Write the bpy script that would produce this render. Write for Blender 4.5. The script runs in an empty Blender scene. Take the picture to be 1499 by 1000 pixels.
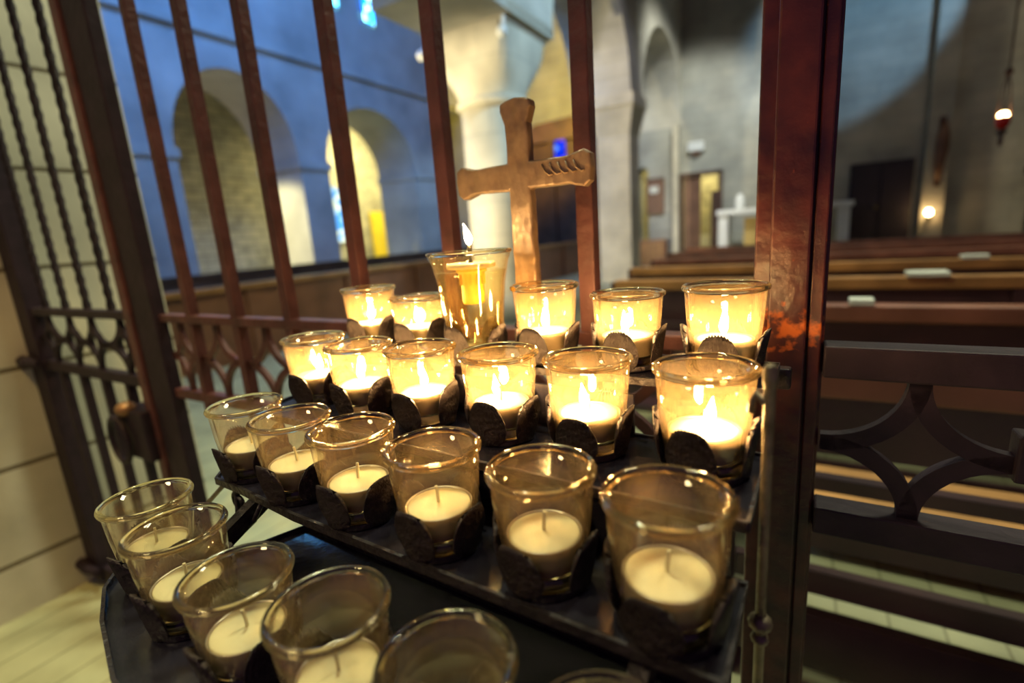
import bpy, bmesh, math, random
from mathutils import Vector, Matrix
random.seed(7)
S = bpy.context.scene
COL = S.collection
R = math.radians
TH = R(31.0)          # church axis relative to the camera heading
TR = R(32.98)         # candle rack axis

# ---------------------------------------------------------------- camera
F_PX, PITCH, ROLL = 725.1, R(12.264), R(-4.134)
fw = Vector((0, math.cos(PITCH), -math.sin(PITCH)))
u0 = Vector((0, math.sin(PITCH), math.cos(PITCH)))
x0 = Vector((1, 0, 0))
rt = x0 * math.cos(ROLL) + u0 * math.sin(ROLL)
up = -x0 * math.sin(ROLL) + u0 * math.cos(ROLL)
cd = bpy.data.cameras.new('camera')
cam = bpy.data.objects.new('camera', cd)
COL.objects.link(cam)
m = Matrix((rt, up, -fw)).transposed().to_4x4()
cam.matrix_world = m
cd.sensor_width = 36.0
cd.lens = F_PX / 1499 * 36.0
cd.clip_start = 0.01
cd.clip_end = 100
cd.dof.use_dof = True
cd.dof.focus_distance = 0.37
cd.dof.aperture_fstop = 3.2
S.camera = cam

# ---------------------------------------------------------------- materials
def new_mat(name):
    mt = bpy.data.materials.new(name)
    mt.use_nodes = True
    nt = mt.node_tree
    for n in list(nt.nodes):
        nt.nodes.remove(n)
    out = nt.nodes.new('ShaderNodeOutputMaterial')
    return mt, nt, out

def mat(name, col, rough=.6, metal=0., var=.25, scale=8., bump=.0, bscale=40., spec=.5, col2=None, coat=0.):
    mt, nt, out = new_mat(name)
    p = nt.nodes.new('ShaderNodeBsdfPrincipled')
    nt.links.new(p.outputs[0], out.inputs[0])
    p.inputs['Roughness'].default_value = rough
    p.inputs['Metallic'].default_value = metal
    p.inputs['Specular IOR Level'].default_value = spec
    p.inputs['Coat Weight'].default_value = coat
    tc = nt.nodes.new('ShaderNodeTexCoord')
    no = nt.nodes.new('ShaderNodeTexNoise')
    no.inputs['Scale'].default_value = scale
    no.inputs['Detail'].default_value = 5
    nt.links.new(tc.outputs['Object'], no.inputs['Vector'])
    cr = nt.nodes.new('ShaderNodeValToRGB')
    cr.color_ramp.elements[0].position = .3
    cr.color_ramp.elements[1].position = .7
    a = [c * (1 - var) for c in col]
    b = list(col2) if col2 else [min(1, c * (1 + var)) for c in col]
    cr.color_ramp.elements[0].color = (*a, 1)
    cr.color_ramp.elements[1].color = (*b, 1)
    nt.links.new(no.outputs['Fac'], cr.inputs[0])
    nt.links.new(cr.outputs[0], p.inputs['Base Color'])
    if bump:
        n2 = nt.nodes.new('ShaderNodeTexNoise')
        n2.inputs['Scale'].default_value = bscale
        n2.inputs['Detail'].default_value = 6
        nt.links.new(tc.outputs['Object'], n2.inputs['Vector'])
        bp = nt.nodes.new('ShaderNodeBump')
        bp.inputs['Strength'].default_value = bump
        bp.inputs['Distance'].default_value = .01
        nt.links.new(n2.outputs['Fac'], bp.inputs['Height'])
        nt.links.new(bp.outputs[0], p.inputs['Normal'])
    return mt

def stone(name, c1, c2, mortar, bw, bh, msize, axes, rough=.85, bump=.4, nscale=6., offset=.5):
    """coursed stone; axes = which object axes run along / up the courses"""
    mt, nt, out = new_mat(name)
    p = nt.nodes.new('ShaderNodeBsdfPrincipled')
    nt.links.new(p.outputs[0], out.inputs[0])
    p.inputs['Roughness'].default_value = rough
    tc = nt.nodes.new('ShaderNodeTexCoord')
    sp = nt.nodes.new('ShaderNodeSeparateXYZ')
    nt.links.new(tc.outputs['Object'], sp.inputs[0])
    cb = nt.nodes.new('ShaderNodeCombineXYZ')
    nt.links.new(sp.outputs[axes[0]], cb.inputs[0])
    nt.links.new(sp.outputs[axes[1]], cb.inputs[1])
    bk = nt.nodes.new('ShaderNodeTexBrick')
    bk.inputs['Scale'].default_value = 1
    bk.inputs['Brick Width'].default_value = bw
    bk.inputs['Row Height'].default_value = bh
    bk.inputs['Mortar Size'].default_value = msize
    bk.inputs['Mortar Smooth'].default_value = .3
    bk.offset = offset
    bk.inputs['Color1'].default_value = (*c1, 1)
    bk.inputs['Color2'].default_value = (*c2, 1)
    bk.inputs['Mortar'].default_value = (*mortar, 1)
    nt.links.new(cb.outputs[0], bk.inputs['Vector'])
    no = nt.nodes.new('ShaderNodeTexNoise')
    no.inputs['Scale'].default_value = nscale
    no.inputs['Detail'].default_value = 6
    nt.links.new(tc.outputs['Object'], no.inputs['Vector'])
    mr = nt.nodes.new('ShaderNodeMapRange')
    mr.inputs[1].default_value = .3
    mr.inputs[2].default_value = .7
    mr.inputs[3].default_value = .72
    mr.inputs[4].default_value = 1.2
    nt.links.new(no.outputs['Fac'], mr.inputs[0])
    mx = nt.nodes.new('ShaderNodeVectorMath')
    mx.operation = 'SCALE'
    nt.links.new(bk.outputs['Color'], mx.inputs[0])
    nt.links.new(mr.outputs[0], mx.inputs['Scale'])
    nt.links.new(mx.outputs[0], p.inputs['Base Color'])
    bp = nt.nodes.new('ShaderNodeBump')
    bp.inputs['Strength'].default_value = bump
    bp.inputs['Distance'].default_value = .02
    sb = nt.nodes.new('ShaderNodeMath')
    sb.operation = 'SUBTRACT'
    nt.links.new(no.outputs['Fac'], sb.inputs[0])
    nt.links.new(bk.outputs['Fac'], sb.inputs[1])
    nt.links.new(sb.outputs[0], bp.inputs['Height'])
    nt.links.new(bp.outputs[0], p.inputs['Normal'])
    return mt

def emit(name, col, st):
    mt, nt, out = new_mat(name)
    e = nt.nodes.new('ShaderNodeEmission')
    e.inputs[0].default_value = (*col, 1)
    e.inputs[1].default_value = st
    nt.links.new(e.outputs[0], out.inputs[0])
    return mt

def stained(name, cols, st, scale=9.):
    mt, nt, out = new_mat(name)
    tc = nt.nodes.new('ShaderNodeTexCoord')
    v = nt.nodes.new('ShaderNodeTexVoronoi')
    v.inputs['Scale'].default_value = scale
    nt.links.new(tc.outputs['Object'], v.inputs['Vector'])
    sp = nt.nodes.new('ShaderNodeSeparateColor')
    nt.links.new(v.outputs['Color'], sp.inputs[0])
    cr = nt.nodes.new('ShaderNodeValToRGB')
    cr.color_ramp.interpolation = 'CONSTANT'
    cr.color_ramp.elements[0].color = (*cols[0], 1)
    cr.color_ramp.elements[1].color = (*cols[-1], 1)
    cr.color_ramp.elements[1].position = (len(cols) - 1) / len(cols)
    for i, c in enumerate(cols[1:-1], 1):
        el = cr.color_ramp.elements.new(i / len(cols))
        el.color = (*c, 1)
    nt.links.new(sp.outputs[0], cr.inputs[0])
    e = nt.nodes.new('ShaderNodeEmission')
    e.inputs[1].default_value = st
    nt.links.new(cr.outputs[0], e.inputs[0])
    nt.links.new(e.outputs[0], out.inputs[0])
    return mt

def glass(name, tint, haze_col, haze, gloss_rough=.04, hscale=30.):
    """thin clear glass with a film of dust and soot that catches the light"""
    mt, nt, out = new_mat(name)
    tr = nt.nodes.new('ShaderNodeBsdfTransparent')
    tr.inputs[0].default_value = (*tint, 1)
    di = nt.nodes.new('ShaderNodeBsdfDiffuse')
    di.inputs[0].default_value = (*haze_col, 1)
    tl = nt.nodes.new('ShaderNodeBsdfTranslucent')
    tl.inputs[0].default_value = (*haze_col, 1)
    ad = nt.nodes.new('ShaderNodeMixShader')
    ad.inputs[0].default_value = .5
    nt.links.new(di.outputs[0], ad.inputs[1])
    nt.links.new(tl.outputs[0], ad.inputs[2])
    tc = nt.nodes.new('ShaderNodeTexCoord')
    no = nt.nodes.new('ShaderNodeTexNoise')
    no.inputs['Scale'].default_value = hscale
    no.inputs['Detail'].default_value = 4
    nt.links.new(tc.outputs['Object'], no.inputs['Vector'])
    mr = nt.nodes.new('ShaderNodeMapRange')
    mr.inputs[1].default_value = .3
    mr.inputs[2].default_value = .75
    mr.inputs[3].default_value = haze * .5
    mr.inputs[4].default_value = haze * 1.7
    nt.links.new(no.outputs['Fac'], mr.inputs[0])
    m1 = nt.nodes.new('ShaderNodeMixShader')
    nt.links.new(mr.outputs[0], m1.inputs[0])
    nt.links.new(tr.outputs[0], m1.inputs[1])
    nt.links.new(ad.outputs[0], m1.inputs[2])
    gl = nt.nodes.new('ShaderNodeBsdfGlossy')
    gl.inputs['Roughness'].default_value = gloss_rough
    gl.inputs[0].default_value = (1, .97, .9, 1)
    fr = nt.nodes.new('ShaderNodeFresnel')
    fr.inputs[0].default_value = 1.5
    # same Fresnel on both sides of the wall (no total reflection inside a thin wall)
    geo = nt.nodes.new('ShaderNodeNewGeometry')
    mxi = nt.nodes.new('ShaderNodeMix')
    mxi.data_type = 'FLOAT'
    mxi.inputs[2].default_value = 1.5
    mxi.inputs[3].default_value = 1 / 1.5
    nt.links.new(geo.outputs['Backfacing'], mxi.inputs[0])
    nt.links.new(mxi.outputs[0], fr.inputs[0])
    m2 = nt.nodes.new('ShaderNodeMixShader')
    nt.links.new(fr.outputs[0], m2.inputs[0])
    nt.links.new(m1.outputs[0], m2.inputs[1])
    nt.links.new(gl.outputs[0], m2.inputs[2])
    nt.links.new(m2.outputs[0], out.inputs[0])
    return mt

M = {}
M['glass'] = glass('votive_glass', (.985, .965, .90), (1.0, .70, .36), .068, .04, 14.)
mt_, nt_, out_ = new_mat('solid_clear_glass')
g_ = nt_.nodes.new('ShaderNodeBsdfGlass'); g_.inputs['IOR'].default_value = 1.48; g_.inputs['Roughness'].default_value = .03; g_.inputs[0].default_value = (1, .95, .82, 1)
nt_.links.new(g_.outputs[0], out_.inputs[0]); M['solidglass'] = mt_
M['oilglass'] = glass('oil_lamp_glass', (.99, .96, .86), (1.0, .78, .38), .022)
M['oil'] = glass('lamp_oil', (1.0, .94, .74), (1.0, .78, .3), .018, .02)
M['wax'] = mat('tealight_wax', (.96, .86, .52), .45, 0, .03, 60)
M['tin'] = mat('tealight_tin', (.62, .55, .45), .32, .85, .1, 60)
M['wick'] = mat('cotton_wick', (.9, .78, .5), .9)
M['wickburnt'] = mat('burnt_wick', (.06, .04, .03), .9)
M['flame'] = emit('candle_flame', (1.0, .62, .25), 720)
M['flame_oil'] = emit('oil_flame', (1.0, .70, .32), 200)
M['flame_far'] = emit('far_flame', (1.0, .62, .25), 40)
M['iron'] = mat('black_wrought_iron', (.030, .022, .024), .42, .35, .3, 60, .35, 160)
M['leaf'] = mat('leaf_iron', (.040, .028, .026), .48, .4, .35, 90, .5, 220)
M['tray'] = mat('tray_enamel', (.017, .015, .024), .20, .0, .3, 40, .05, 90, spec=1.)
M['oldrod'] = mat('worn_steel_rod', (.19, .15, .095), .5, .6, .4, 80, .3, 120)
M['bar'] = mat('rust_brown_bar', (.10, .034, .030), .5, .15, .35, 25, .25, 90)
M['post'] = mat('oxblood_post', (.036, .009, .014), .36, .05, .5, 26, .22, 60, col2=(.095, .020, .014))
_nt = M['post'].node_tree  # rust-orange speckle at flame height, with the candle glow painted in
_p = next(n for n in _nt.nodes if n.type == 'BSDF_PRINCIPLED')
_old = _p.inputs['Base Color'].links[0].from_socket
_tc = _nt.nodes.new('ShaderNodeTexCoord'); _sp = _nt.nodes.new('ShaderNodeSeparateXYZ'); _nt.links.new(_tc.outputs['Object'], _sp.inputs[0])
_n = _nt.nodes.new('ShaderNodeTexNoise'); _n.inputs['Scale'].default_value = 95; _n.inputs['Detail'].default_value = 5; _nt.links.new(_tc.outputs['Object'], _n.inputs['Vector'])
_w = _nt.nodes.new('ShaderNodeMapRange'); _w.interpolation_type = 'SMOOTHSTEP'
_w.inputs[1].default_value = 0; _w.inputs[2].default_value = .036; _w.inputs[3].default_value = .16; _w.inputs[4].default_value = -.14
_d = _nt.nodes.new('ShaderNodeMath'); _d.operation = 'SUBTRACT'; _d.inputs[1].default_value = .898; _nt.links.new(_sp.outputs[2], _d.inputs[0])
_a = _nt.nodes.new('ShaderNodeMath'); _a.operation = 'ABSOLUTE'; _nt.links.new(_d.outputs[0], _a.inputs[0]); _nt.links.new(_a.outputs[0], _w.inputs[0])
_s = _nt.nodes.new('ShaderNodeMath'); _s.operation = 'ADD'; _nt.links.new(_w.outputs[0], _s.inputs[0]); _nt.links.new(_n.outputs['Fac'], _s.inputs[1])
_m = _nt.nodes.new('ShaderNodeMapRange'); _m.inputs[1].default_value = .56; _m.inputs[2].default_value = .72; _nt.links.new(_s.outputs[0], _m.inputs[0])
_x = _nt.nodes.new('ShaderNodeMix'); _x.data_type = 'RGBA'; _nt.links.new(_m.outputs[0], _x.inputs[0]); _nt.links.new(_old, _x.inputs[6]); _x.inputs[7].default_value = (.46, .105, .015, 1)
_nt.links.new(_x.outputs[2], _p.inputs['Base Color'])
M['gate'] = mat('dark_gate_iron', (.022, .012, .020), .6, .1, .3, 30, .15, 80, spec=.3)
M['bronze'] = mat('hammered_bronze', (.30, .155, .065), .42, .45, .35, 40, .0, 90)
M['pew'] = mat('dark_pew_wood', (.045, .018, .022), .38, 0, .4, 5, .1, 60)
M['pewtop'] = mat('reddish_pew_rail', (.20, .075, .045), .4, 0, .4, 5, .1, 60)  # redder and paler than the pew boards
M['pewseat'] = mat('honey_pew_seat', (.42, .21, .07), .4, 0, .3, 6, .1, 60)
M['pewlight'] = mat('lit_rail_and_light_wood', (.32, .155, .05), .4, 0, .3, 6)  # rail colour with the orange lamplight put in; also plain light wood
M['panel'] = mat('brown_partition_wood', (.22, .095, .05), .45, 0, .3, 3)
M['darkwood'] = mat('dark_oak', (.075, .038, .026), .5, 0, .4, 3)
M['doorwood'] = mat('brown_door_wood', (.17, .085, .05), .5, 0, .3, 3)
M['black'] = mat('black_door_and_arch_shade', (.018, .012, .022), .6, 0, .3, 3)
M['white'] = mat('white_paint', (.78, .80, .78), .5, 0, .05, 3)
M['cream'] = mat('altar_front_gold', (.62, .44, .14), .6, 0, .15, 3)
M['yellow'] = mat('yellow_door', (.80, .62, .05), .6, 0, .1, 3)
M['paper'] = mat('paper', (.60, .62, .56), .8, 0, .1, 10)
M['redglass'] = mat('red_lamp_glass', (.6, .02, .01), .2, 0, .1, 3)
M['pale'] = stone('pale_ashlar', (.60, .56, .44), (.55, .52, .42), (.16, .13, .08), 1.05, .28, .008, ('Y', 'Z'), nscale=3)
M['ashlarB'] = stone('grey_ashlar_end', (.42, .41, .35), (.37, .375, .33), (.35, .35, .31), .7, .21, .012, ('X', 'Z'), nscale=1.6, bump=.5)
M['plasterA'] = stone('aisle_wall_stone', (.52, .53, .52), (.49, .50, .50), (.47, .48, .48), 1.2, .4, .006, ('Y', 'Z'), nscale=1.2, bump=.2)
M['rubbleA'] = stone('rough_stone_wall', (.50, .47, .38), (.38, .37, .33), (.30, .29, .25), .5, .17, .02, ('Y', 'Z'), nscale=4, bump=.9)
M['rubbleB'] = stone('rough_stone_end', (.52, .46, .28), (.42, .38, .25), (.32, .29, .2), .5, .17, .02, ('X', 'Z'), nscale=4, bump=.9)
M['arcade'] = stone('arcade_limestone', (.60, .57, .47), (.56, .54, .46), (.46, .44, .38), 1.1, .34, .006, ('Y', 'Z'), nscale=1.6, bump=.15)
M['pillar'] = stone('pillar_limestone', (.66, .61, .47), (.62, .58, .46), (.50, .47, .38), 3.0, .36, .006, ('X', 'Z'), nscale=2, bump=.1)
M['floor'] = stone('floor_slabs', (.50, .50, .30), (.47, .48, .29), (.30, .29, .17), 1.6, .11, .004, ('Y', 'X'), rough=.45, nscale=4, bump=.1)
M['ceiling'] = mat('dark_timber_ceiling', (.08, .06, .05), .8)
M['lancet'] = stained('blue_stained_glass', [(.02, .30, .9), (.10, .55, .9), (.0, .12, .9), (.3, .8, .8)], 6.0, 5)
M['lancet_pale'] = stained('pale_stained_glass', [(.5, .8, 1), (.9, 1, .7), (.1, .4, .9), (.8, .9, 1)], 1.2, 6)
M['lancet_deep'] = stained('deep_blue_glass', [(.02, .06, .9), (.1, .3, 1), (.0, .02, .6), (.25, .1, .8)], 1.1, 7)

# ---------------------------------------------------------------- object helpers
BASE = {}
def finish(bm, name, m, smooth=False):
    me = bpy.data.meshes.new(name)
    bmesh.ops.remove_doubles(bm, verts=bm.verts, dist=1e-6)
    bmesh.ops.recalc_face_normals(bm, faces=bm.faces)
    bm.to_mesh(me)
    bm.free()
    me.materials.append(m)
    if smooth:
        for p in me.polygons:
            p.use_smooth = True
    return me

def link(o):
    COL.objects.link(o)
    return o

def tag(o, label=None, cat=None, group=None, kind=None):
    if label: o['label'] = label
    if cat: o['category'] = cat
    if group: o['group'] = group
    if kind: o['kind'] = kind
    return o

def to_world(p, ang):
    c, s = math.cos(ang), math.sin(ang)
    return Vector((p[0] * c + p[1] * s, -p[0] * s + p[1] * c, p[2]))

def thing(name, base, label, cat, group=None, ang=TH):
    """Empty at the thing's base; base is given in the frame turned by ang"""
    o = bpy.data.objects.new(name, None)
    o.empty_display_size = .05
    link(o)
    o.location = to_world(base, ang)
    o.rotation_euler = (0, 0, -ang)
    BASE[o.name] = Vector(base)
    return tag(o, label, cat, group)

def part(name, bm, m, parent, smooth=False, label=None):
    b = BASE[parent.name]
    bmesh.ops.translate(bm, verts=bm.verts, vec=-b)
    me = finish(bm, name, m, smooth)
    o = link(bpy.data.objects.new(name, me))
    o.parent = parent
    BASE[o.name] = b
    if label: o['label'] = label
    return o

def solo(name, bm, m, base, label, cat, group=None, ang=TH, smooth=False):
    bmesh.ops.translate(bm, verts=bm.verts, vec=-Vector(base))
    me = finish(bm, name, m, smooth)
    o = link(bpy.data.objects.new(name, me))
    o.location = to_world(base, ang)
    o.rotation_euler = (0, 0, -ang)
    BASE[o.name] = Vector(base)
    return tag(o, label, cat, group)

def struct(name, bm, m, smooth=False, parent=None, ang=TH):
    me = finish(bm, name, m, smooth)
    o = link(bpy.data.objects.new(name, me))
    if parent:
        o.parent = parent
    else:
        o.rotation_euler = (0, 0, -ang)
        o['kind'] = 'structure'
    BASE[o.name] = Vector((0, 0, 0))
    return o

def copy_tree(o, parent=None):
    c = o.copy()
    COL.objects.link(c)
    c.parent = parent
    for ch in list(o.children):
        copy_tree(ch, c)
    return c

# ---------------------------------------------------------------- mesh helpers
def box(bm, x0, x1, y0, y1, z0, z1, bev=0.):
    r = bmesh.ops.create_cube(bm, size=1)
    vs = r['verts']
    for v in vs:
        v.co = Vector(((x0 + x1) / 2 + v.co.x * (x1 - x0), (y0 + y1) / 2 + v.co.y * (y1 - y0), (z0 + z1) / 2 + v.co.z * (z1 - z0)))
    if bev:
        es = list({e for v in vs for e in v.link_edges})
        bmesh.ops.bevel(bm, geom=es, offset=bev, segments=2, affect='EDGES', profile=.5)
    return bm

def B_(): return bmesh.new()

def lathe(bm, prof, c=(0, 0, 0), n=32, closed=False):
    rings = []
    for r, z in prof:
        if r < 1e-7:
            rings.append([bm.verts.new((c[0], c[1], c[2] + z))])
        else:
            rings.append([bm.verts.new((c[0] + r * math.cos(2 * math.pi * k / n), c[1] + r * math.sin(2 * math.pi * k / n), c[2] + z)) for k in range(n)])
    prs = list(zip(rings, rings[1:]))
    if closed: prs.append((rings[-1], rings[0]))
    for a, b in prs:
        for k in range(n):
            k2 = (k + 1) % n
            if len(a) == 1 and len(b) == 1: continue
            if len(a) == 1: bm.faces.new((a[0], b[k], b[k2]))
            elif len(b) == 1: bm.faces.new((a[k], b[0], a[k2]))
            else: bm.faces.new((a[k], b[k], b[k2], a[k2]))
    return bm

def sweep(bm, pts, sx, sy=None, n=8, updir=(0, 0, 1), rect=False, twist=0., radii=None):
    pts = [Vector(p) for p in pts]
    sy = sy or sx
    N = len(pts)
    U = Vector(updir)
    rings = []
    for i, p in enumerate(pts):
        t = (pts[min(i + 1, N - 1)] - pts[max(i - 1, 0)]).normalized()
        a = U.cross(t)
        if a.length < 1e-4: a = Vector((1, 0, 0)).cross(t)
        a.normalize()
        b = t.cross(a).normalized()
        s = radii[i] if radii else 1.
        ang0 = twist * i
        ring = []
        if rect:
            cs = [(-1, -1), (1, -1), (1, 1), (-1, 1)]
            for (ca, cb) in cs:
                x, y = ca * sx * s, cb * sy * s
                xr, yr = x * math.cos(ang0) - y * math.sin(ang0), x * math.sin(ang0) + y * math.cos(ang0)
                ring.append(bm.verts.new(p + a * xr + b * yr))
        else:
            for k in range(n):
                an = 2 * math.pi * k / n
                x, y = sx * s * math.cos(an), sy * s * math.sin(an)
                ring.append(bm.verts.new(p + a * (x * math.cos(ang0) - y * math.sin(ang0)) + b * (x * math.sin(ang0) + y * math.cos(ang0))))
        rings.append(ring)
    m_ = len(rings[0])
    for r1, r2 in zip(rings, rings[1:]):
        for k in range(m_):
            bm.faces.new((r1[k], r1[(k + 1) % m_], r2[(k + 1) % m_], r2[k]))
    bm.faces.new(rings[0][::-1])
    bm.faces.new(rings[-1])
    return bm

def ball(bm, c, r, n=12, sz=1.):
    prof = [(r * math.sin(math.pi * k / (n // 2 + 2)), -r * sz * math.cos(math.pi * k / (n // 2 + 2))) for k in range(n // 2 + 3)]
    prof[0] = (0, -r * sz); prof[-1] = (0, r * sz)
    return lathe(bm, prof, c, n)

def arch_wall(bm, s0, s1, t0, t1, z0, z1, openings, swap=False, n=20):
    """wall running along s, thick t0..t1, with round-headed openings (s_left, s_right, spring, rise, z_sill)"""
    def P(s, t, z): return (t, s, z) if not swap else (s, t, z)
    def bx(a, b, za, zb):
        if b - a < 1e-5: return
        if swap: box(bm, a, b, t0, t1, za, zb)
        else: box(bm, t0, t1, a, b, za, zb)
    cur = s0
    for (a, b, spr, rise, sill) in sorted(openings):
        bx(cur, a, z0, z1)
        if sill > z0: bx(a, b, z0, sill)
        c, h = (a + b) / 2, (b - a) / 2
        pts = []
        for k in range(n + 1):
            an = math.pi * (1 - k / n)
            pts.append((c + h * math.cos(an), spr + rise * math.sin(an)))
        for (sa, za), (sb, zb) in zip(pts, pts[1:]):
            v = [bm.verts.new(P(s, t, z)) for t in (t0, t1) for (s, z) in ((sa, za), (sb, zb), (sb, z1), (sa, z1))]
            for f in ((0, 1, 2, 3), (4, 5, 6, 7), (0, 1, 5, 4), (3, 2, 6, 7)):
                bm.faces.new([v[i] for i in f])
        cur = b
    bx(cur, s1, z0, z1)
    return bm

FL = -1.0   # floor level, camera at 0

# ================================================================ setting
struct('floor', box(B_(), -13, 8, -3, 14.5, FL - .1, FL), M['floor'])
struct('ceiling', box(B_(), -13, 8, -3, 14.5, 6.4, 6.5), M['ceiling'])
# pale wall on the left, runs on behind the gate
struct('wall_left', box(B_(), -2.5, -1.95, -1.6, .885, FL, 6.4), M['pale'])
# nave arcade with pillar in front
struct('wall_arcade', arch_wall(B_(), 3.9, 12.5, -3.62, -2.6, 2.12, 6.4,
       [(5.72, 8.66, 2.13, 1.5, 0), (9.35, 12.5, 2.13, 1.55, 0)]), M['arcade'])
struct('wall_arcade_front', arch_wall(B_(), 1.3, 3.9, -3.62, -2.6, 2.12, 6.4, [(1.5, 3.9, 3.3, 1.0, 0)]), M['arcade'])
# aisle wall on the far left with round arches
struct('wall_aisle', arch_wall(B_(), -1, 14, -9.2, -8.0, FL, 6.4,
       [(.9, 3.1, 1.6, 1.15, FL), (4.2, 6.3, 1.6, 1.25, FL), (6.95, 9.5, 1.6, 1.15, FL), (10.35, 12.2, 1.9, 1.3, FL)]), M['plasterA'])
# string course and imposts
bm = B_()
box(bm, -8.0, -7.9, -1, 14, 3.26, 3.36)
struct('trim_1', bm, M['plasterA'])
bm = B_()
for a0, a1 in ((3.1, 4.2), (6.3, 6.95), (9.5, 10.35)):
    box(bm, -9.22, -7.95, a0 - .03, a1 + .03, 1.42, 1.56)
struct('trim_2', bm, M['plasterA'])
struct('wall_outer', box(B_(), -12, -11.6, -1, 14.2, FL, 6.4), M['rubbleA'])
struct('wall_back', arch_wall(B_(), -12, 7.5, 12.5, 13.0, FL, 6.4,
       [(-2.62, -1.72, 1.0, .02, FL), (-3.62, -3.36, 1.2, .13, -.55)], swap=True), M['ashlarB'])
struct('wall_right', box(B_(), 5.2, 5.6, 1.0, 12.5, FL, 6.4), M['ashlarB'])
# lit passage behind the end wall
bm = B_()
box(bm, -4.6, -.9, 14.0, 14.2, FL, 2.4)
box(bm, -4.7, -4.5, 13.0, 14.2, FL, 2.4)
box(bm, -1.0, -.8, 13.0, 14.2, FL, 2.4)
box(bm, -4.7, -.8, 13.0, 14.2, 2.3, 2.4)
struct('wall_passage', bm, M['rubbleB'])
# aisle end wall panel lit olive
# nave pilaster on the end wall
struct('trim_3', box(B_(), 1.83, 2.16, 12.25, 12.5, FL, 6.4), M['ashlarB'])

# round pillar with cushion capital
PB, PA = -3.15, 5.2
bm = B_()
lathe(bm, [(0, FL), (.46, FL), (.46, FL + .22), (.40, FL + .28), (.375, FL + .36), (.365, 1.40), (0, 1.40)], (PB, PA, 0), 40)
struct('pillar_1', bm, M['pillar'], smooth=True)
bm = B_()
lathe(bm, [(.30, 1.36), (.40, 1.38), (.415, 1.42), (.40, 1.46), (.30, 1.47)], (PB, PA, 0), 40)
rings = []
for k in range(13):
    t = k / 12
    z = 1.47 + t * .62
    r = .37 + .11 * math.sin(t * math.pi / 2)
    e = 2 + 14 * t ** 2.2
    ring = []
    for j in range(48):
        an = 2 * math.pi * (j + .5) / 48
        c, s = math.cos(an), math.sin(an)
        q = (abs(c) ** e + abs(s) ** e) ** (-1 / e)
        ring.append(bm.verts.new((PB + r * q * c, PA + r * q * s, z)))
    rings.append(ring)
for r1, r2 in zip(rings, rings[1:]):
    for j in range(48):
        bm.faces.new((r1[j], r1[(j + 1) % 48], r2[(j + 1) % 48], r2[j]))
struct('pillar_2', bm, M['pillar'])
bm = B_()
box(bm, PB - .48, PB + .49, PA - .47, PA + .48, 2.07, 2.15)
box(bm, PB - .54, PB + .55, PA - .53, PA + .54, 2.13, 2.24, .01)
struct('pillar_3', bm, M['pillar'])
# square pillar further back
bm = B_()
box(bm, -3.24, -2.66, 8.74, 9.3, FL, 1.50)
vsb = [bm.verts.new(p) for p in ((-3.24, 8.74, 1.5), (-2.66, 8.74, 1.5), (-2.66, 9.3, 1.5), (-3.24, 9.3, 1.5))]
vst = [bm.verts.new(p) for p in ((-3.42, 8.62, 1.95), (-2.56, 8.62, 1.95), (-2.56, 9.4, 1.95), (-3.42, 9.4, 1.95))]
for k in range(4):
    bm.faces.new((vsb[k], vsb[(k + 1) % 4], vst[(k + 1) % 4], vst[k]))
box(bm, -3.44, -2.54, 8.6, 9.42, 1.95, 2.13)
struct('pillar_4', bm, M['pillar'])
# lancet windows high in the aisle wall
def lancet(name, plane, s0, s1, z0, z1, m, axis='b', t=.04):
    bm = B_()
    n = 10
    c, h = (s0 + s1) / 2, (s1 - s0) / 2
    pts = [(s0, z0), (s1, z0)] + [(c + h * math.cos(math.pi * k / n), z1 - h + h * 1.3 * math.sin(math.pi * k / n)) for k in range(n + 1)]
    fr = []
    for dt in (0, t):
        fr.append([bm.verts.new((plane + dt, s, z) if axis == 'b' else (s, plane - dt, z)) for s, z in pts])
    bm.faces.new(fr[0]); bm.faces.new(fr[1])
    for k in range(len(pts)):
        k2 = (k + 1) % len(pts)
        bm.faces.new((fr[0][k], fr[0][k2], fr[1][k2], fr[1][k]))
    o = struct(name, bm, m)
    bm = B_()
    q = [(plane + t, s, z) if axis == 'b' else (s, plane - t, z) for s, z in pts]
    q.append(q[0])
    sweep(bm, q, .03, .03, n=6, updir=(1, 0, 0) if axis == 'b' else (0, 1, 0))
    struct('window_frame', bm, M['plasterA'], parent=o)
    return o
lancet('window_1', -8.0, 7.45, 7.72, 4.45, 5.6, M['lancet'])
lancet('window_2', -8.0, 8.30, 8.66, 4.40, 5.7, M['lancet'])
lancet('window_4', -8.0, 5.0, 6.5, 4.55, 6.2, M['lancet'])
lancet('window_3', -11.6, 9.55, 10.45, .1, 1.55, M['lancet_pale'])
# ---------------------------------------------------------------- doors in the end wall
bm = B_()
for x in (-2.60, -1.74): box(bm, x - .03, x + .05, 12.42, 12.52, FL, 1.05)
box(bm, -2.63, -1.69, 12.42, 12.52, .99, 1.07)
d = struct('door_1', bm, M['darkwood'])
bm = B_(); box(bm, -2.52, -2.16, 12.50, 12.56, FL + .02, .98); struct('door_leaf', bm, M['doorwood'], parent=d)
bm = B_(); box(bm, -1.93, -1.72, 12.52, 12.58, FL + .02, .62); struct('door_leaf', bm, M['darkwood'], parent=d)
bm = B_()
box(bm, .70, 1.70, 12.40, 12.5, FL, .86)
d = struct('door_2', bm, M['black'])
bm = B_()
for x0_, x1_ in ((.76, 1.17), (1.22, 1.64)):
    box(bm, x0_, x1_, 12.38, 12.41, FL + .08, .78)
struct('door_panel', bm, M['black'], parent=d)
bm = B_(); ball(bm, (1.14, 12.36, 0.0), .035); struct('door_handle', bm, M['oldrod'], parent=d)
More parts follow.
